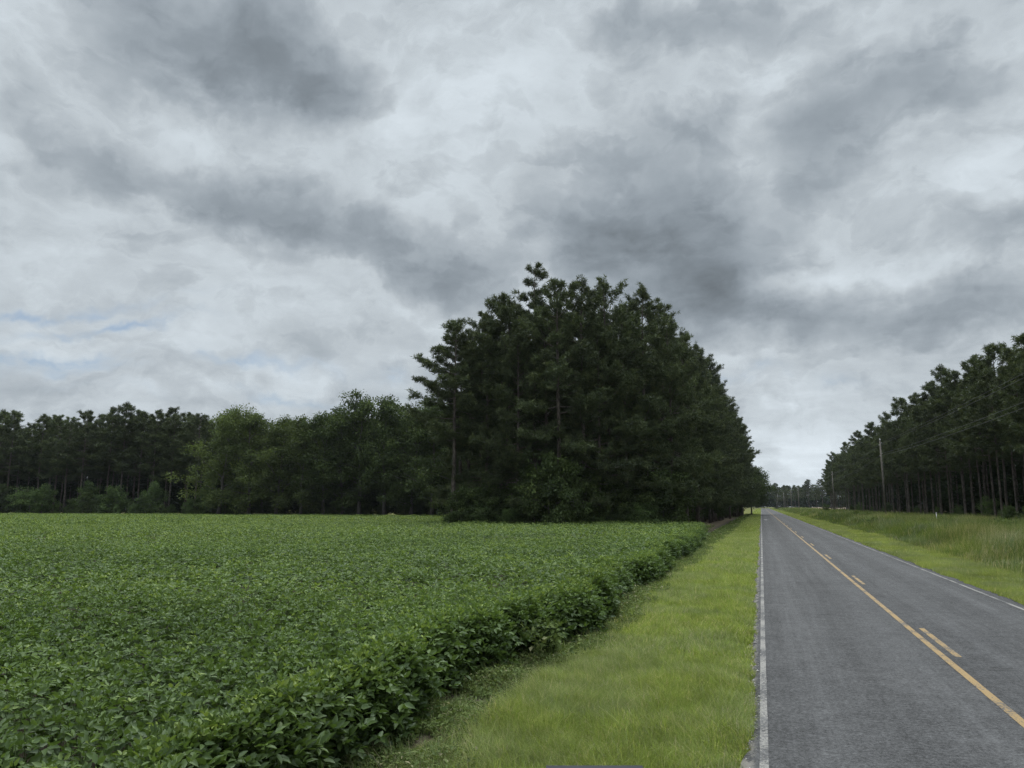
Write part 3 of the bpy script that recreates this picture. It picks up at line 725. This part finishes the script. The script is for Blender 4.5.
for i in range(34):
    y = 89+i*4.2+random.uniform(-.8, .8)
    P_EDGE[i % 3].plant(-8.9+(y-88)*.031+random.uniform(-1.4, 1.3), y, (random.choice((22, 23, 24)) if i < 5 else random.choice((22, 24.5, 26.2, 27.6)))+random.uniform(-.5, .5)-.012*i*4, lab_road, G, wide=.92)
for i in range(17):
    P_TALL[i % 3].plant(-12.8+i*.18+random.uniform(-1, 1), 90+i*8+random.uniform(-1.5, 1.5), random.uniform(26.5, 29), lab_in, G)
for i in range(22):
    f = (i+.5)/22
    P_TALL[(i*5) % 3].plant(-31+f*18+random.uniform(-1, 1), 83+random.uniform(0, 9), random.uniform(20.5, 24) + 3*math.sin(f*3.0), lab_in, G)
for i in range(9):
    P_EDGE[i % 3].plant(-31.0-i*.5+random.uniform(-.8, .8), 81+i*4.4, random.uniform(19, 22), 'pine with low limbs on the side of the woodlot away from the road', G, wide=.9)
D_OAK.plant(-2.6, 222, 14.4, 'rounded oak-like tree at the far end of the woodlot hanging over the road', rz=1.)
D_OAK.plant(-5.2, 207, 13.2, 'second oak-like tree beside the road, just nearer than the one hanging over the road', rz=3.2)
SHADE[0].plant(-7.3, 221, 6, 'dark bush below the overhanging tree at the far end of the woodlot')

lab_u = 'dark leafy understorey shrub at the foot of the woodlot pines'
for i in range(30):
    f = i/29; x = -28.8+f*20; y = 73.2+f*7.5+random.uniform(-.5, .8)
    SHADE[i % 2].plant(x, y, random.uniform(3.6, 7.2), lab_u, 'understorey shrubs of the woodlot')
for i in range(16):
    f = (i+random.random())/16
    SHRUB[i % 3].plant(-29.5+f*22, 71.2+f*8.2+random.uniform(-.5, .9), random.uniform(1.1, 3.0), 'small sprawling shrub at the edge of the crop below the woodlot', 'edge shrubs of the woodlot', wide=random.uniform(.9, 1.5))
for x, y, h in ((-19.6, 72.6, 8.2), (-17.9, 73.2, 7.4), (-21.2, 73.0, 6.8)): SHADE[0].plant(x, y, h, lab_u, 'understorey shrubs of the woodlot', wide=.8)
for i in range(26):
    SHADE[i % 2].plant(-9.6+i*.16+random.uniform(-.8, .3), 84+i*5.4+random.uniform(-1, 1), random.uniform(2.8, 5.5), lab_u, 'understorey shrubs of the woodlot')

# tree line beyond the field -------------------------------------------------
LT = [(-167, 24), (-161.3, 24.2), (-156.2, 23.6), (-150.9, 22.9), (-145.7, 22.5), (-140.8, 21.7), (-136.2, 23.0), (-130.9, 23.7), (-127.4, 24.6), (-122.8, 22.3), (-118.9, 22.6), (-115, 21.6), (-111, 21), (-107.3, 21.3)]
for i, (x, h) in enumerate(LT):
    (P_LIGHT+P_TALL)[i % 7].plant(x, 128+random.uniform(-1.5, 1.5), h, 'pine with a bare lower trunk at the front of the tree line beyond the field', 'pines beyond the soybean field', wide=1.15)
for i in range(46):
    P_LIGHT[i % 4].plant(-174+i*1.55+random.uniform(-.6, .6), 131.5+(i % 3)*3.4+random.uniform(-1, 1), random.uniform(19.5, 23.5), 'pine standing deeper in the tree line beyond the field', 'pines beyond the soybean field', wide=1.15)
DB = [(-97, 121.5, 22.0, 'pale green broadleaf tree leafy to the ground where the pines beyond the field end'), (-90.5, 122, 20.6, None), (-84.8, 122, 19.8, None), (-79.5, 122, 19.0, None), (-75.5, 123, 19.9, None),
      (-72, 124, 21.2, None), (-67.6, 122, 23.4, 'tallest broadleaf tree of the tree line beyond the field'), (-62.6, 122, 22.3, None), (-57.6, 122, 20.8, None), (-52.8, 120, 21.2, None), (-47.5, 118, 20.5, None), (-43.5, 113, 19.5, None)]
for i, (x, y, h, lab) in enumerate(DB):
    (D_PALE[i % 2] if i < 4 else D_BIG[i % 3]).plant(x, y, h, lab or 'broadleaf tree in the dark clump between the pines beyond the field and the woodlot', None if lab else 'broadleaf trees beyond the field')
for i in range(11):
    D_BIG[(i+1) % 3].plant(-99+i*5.3+random.uniform(-1, 1), 129+random.uniform(0, 4), random.uniform(18, 22), 'broadleaf tree standing behind the front of the far broadleaf clump', 'broadleaf trees beyond the field')
for i in range(30):
    SHADE[i % 2].plant(-103+i*2.1+random.uniform(-.8, .8), 124.5+random.uniform(-.8, 1.2), random.uniform(2.2, 4.6), 'dark bush in the shade below the far broadleaf trees', 'bushes below the far broadleaf trees')
SHRUB[0].plant(-114.2, 121.5, 5.0, 'light green bushy shrub, the brightest along the tree line beyond the field', rz=1)
for i in range(36):
    x = -170+i*1.95+random.uniform(-.7, .7)
    (SHRUB+SHADE)[(i*3+1) % 5].plant(x, 123+random.uniform(-1.5, 2.5), random.choice((2.6, 3.2, 4, 5.2, 6.8))*random.uniform(.85, 1.15), 'shrub of the thicket at the foot of the far pines', 'shrubs below the pines beyond the field', wide=random.uniform(.7, 1.25))

# pines right of the road -------------------------------------------------
RTREES = [(26.6, 89.4, 20.3), (26.5, 93.3, 19.5), (26.7, 101.5, 21.7), (26.6, 109.5, 21.9), (26.6, 120.1, 21.6), (26.7, 127.7, 23.8), (26.5, 134.8, 22.3), (26.5, 147.1, 22.3), (26.5, 162.2, 23.4), (26.5, 180.9, 22.8), (26.4, 204.7, 23.0), (26.4, 229.1, 23.3), (26.3, 263.5, 22.8), (26.3, 310.5, 22.8)]
for i, (x, y, h) in enumerate(RTREES):
    lab = {5: 'slender open-crowned pine rising above its neighbours in the right-hand woods', 0: 'tall pine nearest the camera at the front of the right-hand woods'}.get(i, 'taller pine of the front row in the woods right of the road')
    P_LIGHT[i % 4].plant(x, y, h, lab, None if i in (0, 5) else 'pines right of the road', wide=.9 if i == 5 else 1.)
for i in range(50):
    y = 78+i*5.2
    P_LIGHT[(i+1) % 4].plant(25.9+random.uniform(-.7, .9), y+random.uniform(-1.5, 1.5), random.uniform(17.5, 20.5), 'straight pine of the front row in the woods right of the road', 'pines right of the road')
for i in range(44):
    P_LIGHT[(i+2) % 4].plant(29.8+(i % 2)*3.4+random.uniform(-.8, .8), 74+i*5.6+random.uniform(-1.5, 1.5), random.uniform(19, 22), 'pine behind the front row in the woods right of the road', 'pines right of the road')
for i in range(14):
    SHRUB[i % 3].plant(25.6+random.uniform(-1.2, 1.5), 84+i*13+random.uniform(-6, 6), random.uniform(1.6, 4.4), 'low shrub where the tall grass meets the pines on the right', 'shrubs below the pines right of the road', wide=random.uniform(.6, .9))
SHRUB[2].plant(17.6, 236, 3.2, 'small dark bush alone in the grass beside the far stretch of road')
SHRUB[0].plant(23.2, 88.6, 2.6, 'dark shrub below the pines, behind the white marker stake')

# far end of the road -------------------------------------------------
far_lab = 'far pine closing the view at the end of the road'
for i in range(20):
    x = -14+i*4.3+random.uniform(-1.5, 1.5)
    P_LIGHT[i % 4].plant(x if not -3 < x < 9 else x+12, 560+random.uniform(-20, 40)-max(0, x)*1.6, random.uniform(13, 20), far_lab, 'pines at the end of the road', wide=1.5)

# woods that stand behind the individual trees, one dark mass each
def mass(name, spots, label, src, keep):
    """merge thinned crowns of the given trees"""
    mb = MB()
    for k, (x, y, h, w) in enumerate(spots):
        cr = src[k % len(src)].cr; V = np.vstack(cr.V).reshape(-1, *(4, 3) if src[0] in D_BIG else (3, 3)); m_ = V.shape[1]
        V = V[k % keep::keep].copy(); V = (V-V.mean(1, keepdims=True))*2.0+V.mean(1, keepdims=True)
        s = h/src[k % len(src)].h; a = k*1.7; c_, s_ = math.cos(a), math.sin(a)
        V = V*np.array([s*w, s*w, s]); V = V@np.array([[c_, s_, 0], [-s_, c_, 0], [0, 0, 1]]).astype(float)+np.array([x, y, -.05])
        n = len(V); F = np.arange(n)[:, None]*m_+np.array([[0, 1, 2]]) if m_ == 3 else (np.arange(n)[:, None, None]*4+np.array([[0, 3, 2], [0, 2, 1]])).reshape(-1, 3)
        mb.add(V.reshape(-1, 3), F, None, np.repeat(rng.random(n), m_))
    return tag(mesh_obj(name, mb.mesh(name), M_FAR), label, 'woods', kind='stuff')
sp = [(-180+i*4.6+random.uniform(-1, 1), 142+random.uniform(0, 8), random.uniform(18, 21), 1.3) for i in range(32)]
sp += [(-182+i*3.0, 138+random.uniform(0, 4), random.uniform(7, 10), 2.6) for i in range(50)]
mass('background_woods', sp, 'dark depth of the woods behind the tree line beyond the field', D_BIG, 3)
sp = [(36+random.uniform(0, 8), 70+i*5.5, random.uniform(18, 21), 1.2) for i in range(52)]
sp += [(35+random.uniform(0, 5), 64+i*5, random.uniform(6, 9), 2.6) for i in range(58)]
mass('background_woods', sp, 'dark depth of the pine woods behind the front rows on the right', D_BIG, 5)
sp = [(-23-random.uniform(0, 12), 96+i*4.5, random.uniform(20, 23), 1.3) for i in range(28)]
sp += [(-17-random.uniform(0, 16), 92+i*4, random.uniform(8, 11), 2.4) for i in range(32)]
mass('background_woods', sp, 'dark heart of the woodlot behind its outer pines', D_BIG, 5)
sp = [(-60+i*6+random.uniform(-2, 2), 620+random.uniform(0, 30), random.uniform(15, 22), 1.6) for i in range(46)]+[(-50+i*6, 605, 9, 3.5) for i in range(40)]
mass('background_woods', sp, 'faint distant woods beyond the end of the road', D_BIG, 3)

# ------------------------------------------------------------------ the air
hb = MB(); hb.box(-1020, 1020, -120, 1420, -1.05, 34)
m, t, o = mat_new('humid_air')
pv = t.n('ShaderNodeVolumePrincipled'); pv.inputs['Color'].default_value = (.86, .93, 1, 1); pv.inputs['Density'].default_value = .00006; pv.inputs['Anisotropy'].default_value = .2
m.node_tree.links.new(pv.outputs[0], o.inputs['Volume'])
tag(mesh_obj('haze', hb.mesh('haze'), m), kind='stuff')

# ------------------------------------------------------------------ utility poles and wires
M_GLASS = plain_mat('pale_insulator', (.5, .5, .48), .3)
M_STEEL = plain_mat('galvanised_steel', (.30, .31, .32), .5, .6)
M_WIRE = plain_mat('weathered_wire', (.05, .05, .055), .6)
POLES = [(16.6, -4, 12.1, 0, 'wooden utility pole out of the photo beside the near road'),
         (17.1, 123.5, 12.0, -.004, 'nearest wooden utility pole in view, the tallest, before the right-hand pines'),
         (20.6, 248, 12.3, 0, 'second utility pole in view, slim with a pale cap, where the right-hand pines end'),
         (15.2, 352, 9.6, .01, 'third utility pole in view, first of the far ones beyond the lone bush'),
         (14.2, 405, 9.9, 0, 'far utility pole, fourth in view along the right side of the road'),
         (12.4, 470, 9.6, 0, 'fifth utility pole in view, small before the far woods'),
         (10.6, 545, 9.8, 0, 'farthest utility pole in view, last before the end of the road')]
heads = []
for x, y, h, lean, lab in POLES[1:]:
    r = empty('utility_pole', (x, y, -.05)); r.rotation_euler = (0, lean, 0)
    tag(r, lab, 'utility pole', 'utility poles along the road')
    b = MB(); b.tube([(0, 0, -.3), (0, 0, h*.5), (0, 0, h)], [.15, .13, .105], 12); mesh_obj('shaft', b.mesh('shaft', True), M_POLE, r)
    for dx, dzz in ((.16, -.45), (-.16, -.75), (.16, -2.0), (-.16, -2.35)):
        b = MB(); b.tube([(0, 0, h+dzz), (dx, 0, h+dzz), (dx, 0, h+dzz+.02)], .018, 6); bk = mesh_obj('bracket', b.mesh('bracket'), M_STEEL, r)
        b = MB(); b.tube([(dx, 0, h+dzz), (dx, 0, h+dzz+.05), (dx, 0, h+dzz+.09), (dx, 0, h+dzz+.14)], [.03, .05, .035, .045], 8); mesh_obj('insulator', b.mesh('insulator'), M_GLASS, bk)
    b = MB(); b.tube([(0, 0, h), (0, 0, h+.10), (0, 0, h+.24)], [.12, .10, .05], 10); mesh_obj('cap', b.mesh('cap'), M_GLASS, r)
allp = POLES
names = ['uppermost wire strung between the roadside utility poles', 'upper wire just below the topmost one on the utility poles', 'third wire down, above the lowest on the utility poles', 'lowest sagging wire between the roadside utility poles']
for w, (dx, dzz) in enumerate(((.16, -.36), (-.16, -.66), (.16, -1.91), (-.16, -2.26))):
    b = MB()
    for a, c in zip(allp[:-1], allp[1:]):
        s = np.linspace(0, 1, 17); x = a[0]+(c[0]-a[0])*s+dx; y = a[1]+(c[1]-a[1])*s
        z = a[2]+(c[2]-a[2])*s+dzz-.05-(.5+.15*w)*4*s*(1-s)
        b.tube(np.stack([x, y, z], -1), .014, 4, 0, False)
    tag(mesh_obj('power_line', b.mesh('power_line'), M_WIRE), names[w], 'power line')

# ------------------------------------------------------------------ small things
r = empty('marker_stake', (17.6, 92, -.05)); tag(r, 'small white marker stake standing in the tall grass before the pines', 'marker')
b = MB(); b.tube([(0, 0, -.2), (0, 0, 1.7)], [.04, .04], 8); mesh_obj('post', b.mesh('post', True), plain_mat('white_plastic', (.62, .62, .60), .5, 0, .08), r)
b = MB(); b.tube([(0, 0, 1.7), (0, 0, 1.76), (0, 0, 1.80)], [.058, .058, .03], 8); mesh_obj('cap', b.mesh('cap', True), plain_mat('white_cap', (.7, .7, .68), .4, 0, .08), r)

g = np.random.default_rng(5); b = MB(); nx, ny = 9, 7     # a crumpled sheet
gx, gy = np.meshgrid(np.linspace(-.28, .28, nx), np.linspace(-.20, .20, ny)); gz = .02+.05*g.random((ny, nx))
i = np.arange(nx*ny).reshape(ny, nx)
b.add(np.stack([gx+g.normal(0, .01, gx.shape), gy, gz], -1).reshape(-1, 3), None, np.stack([i[:-1, :-1], i[:-1, 1:], i[1:, 1:], i[1:, :-1]], -1).reshape(-1, 4))
pp = mesh_obj('litter_scrap', b.mesh('litter_scrap'), plain_mat('pale_paper', (.55, .55, .53), .8, 0, .1)); pp.location = (.55, 141, 0)
tag(pp, 'pale scrap of litter lying on the road beside the left white line', 'litter')

tr, cr = broadleaf(120, .62, .34, .05, 40, leaf=.085, per=16, trunk_r=.012)
W1 = Kind('weed_plant', 'weed', (tr, cr), M_SHRUB, M_WEED)
W1.plant(-3.45, 12.4, .8, 'light green bushy weed standing alone between the crop and the mown grass', rz=.4)
for i in range(26):
    W1.plant(random.uniform(10.5, 22), 40+i*5.5+random.uniform(-2, 2), random.uniform(.9, 1.9), 'leafy weed standing up in the tall grass right of the road', 'weeds in the tall grass', wide=.8)
W1.plant(-4.7, 62, .9, 'larger weed clump past the end of the crop edge, second from the woodlot')
W1.plant(-5.0, 71, 1.1, 'largest weed clump by the dry ground at the woodlot corner', wide=1.3)

M_DARK = plain_mat('dark_blue_paint', (.012, .014, .028), .35, 0, .1); M_EDGE = plain_mat('grey_edge', (.022, .024, .030), .95, 0, .1)
r = empty('standin_box', (-1.06, 5.02, -.05), R(17.8)); tag(r, 'made-up dark box with grey top edge, standing in for an unidentified dark sliver by the verge grass', 'stand-in box')  # made-up box in place of an unidentified dark sliver
b = MB(); b.box(-.30, .30, -.14, .14, -.1, .850); mesh_obj('box_body', b.mesh('box_body'), M_DARK, r)
b = MB(); b.box(-.31, .31, -.15, .15, .853, .876); mesh_obj('lid', b.mesh('lid'), M_EDGE, r)
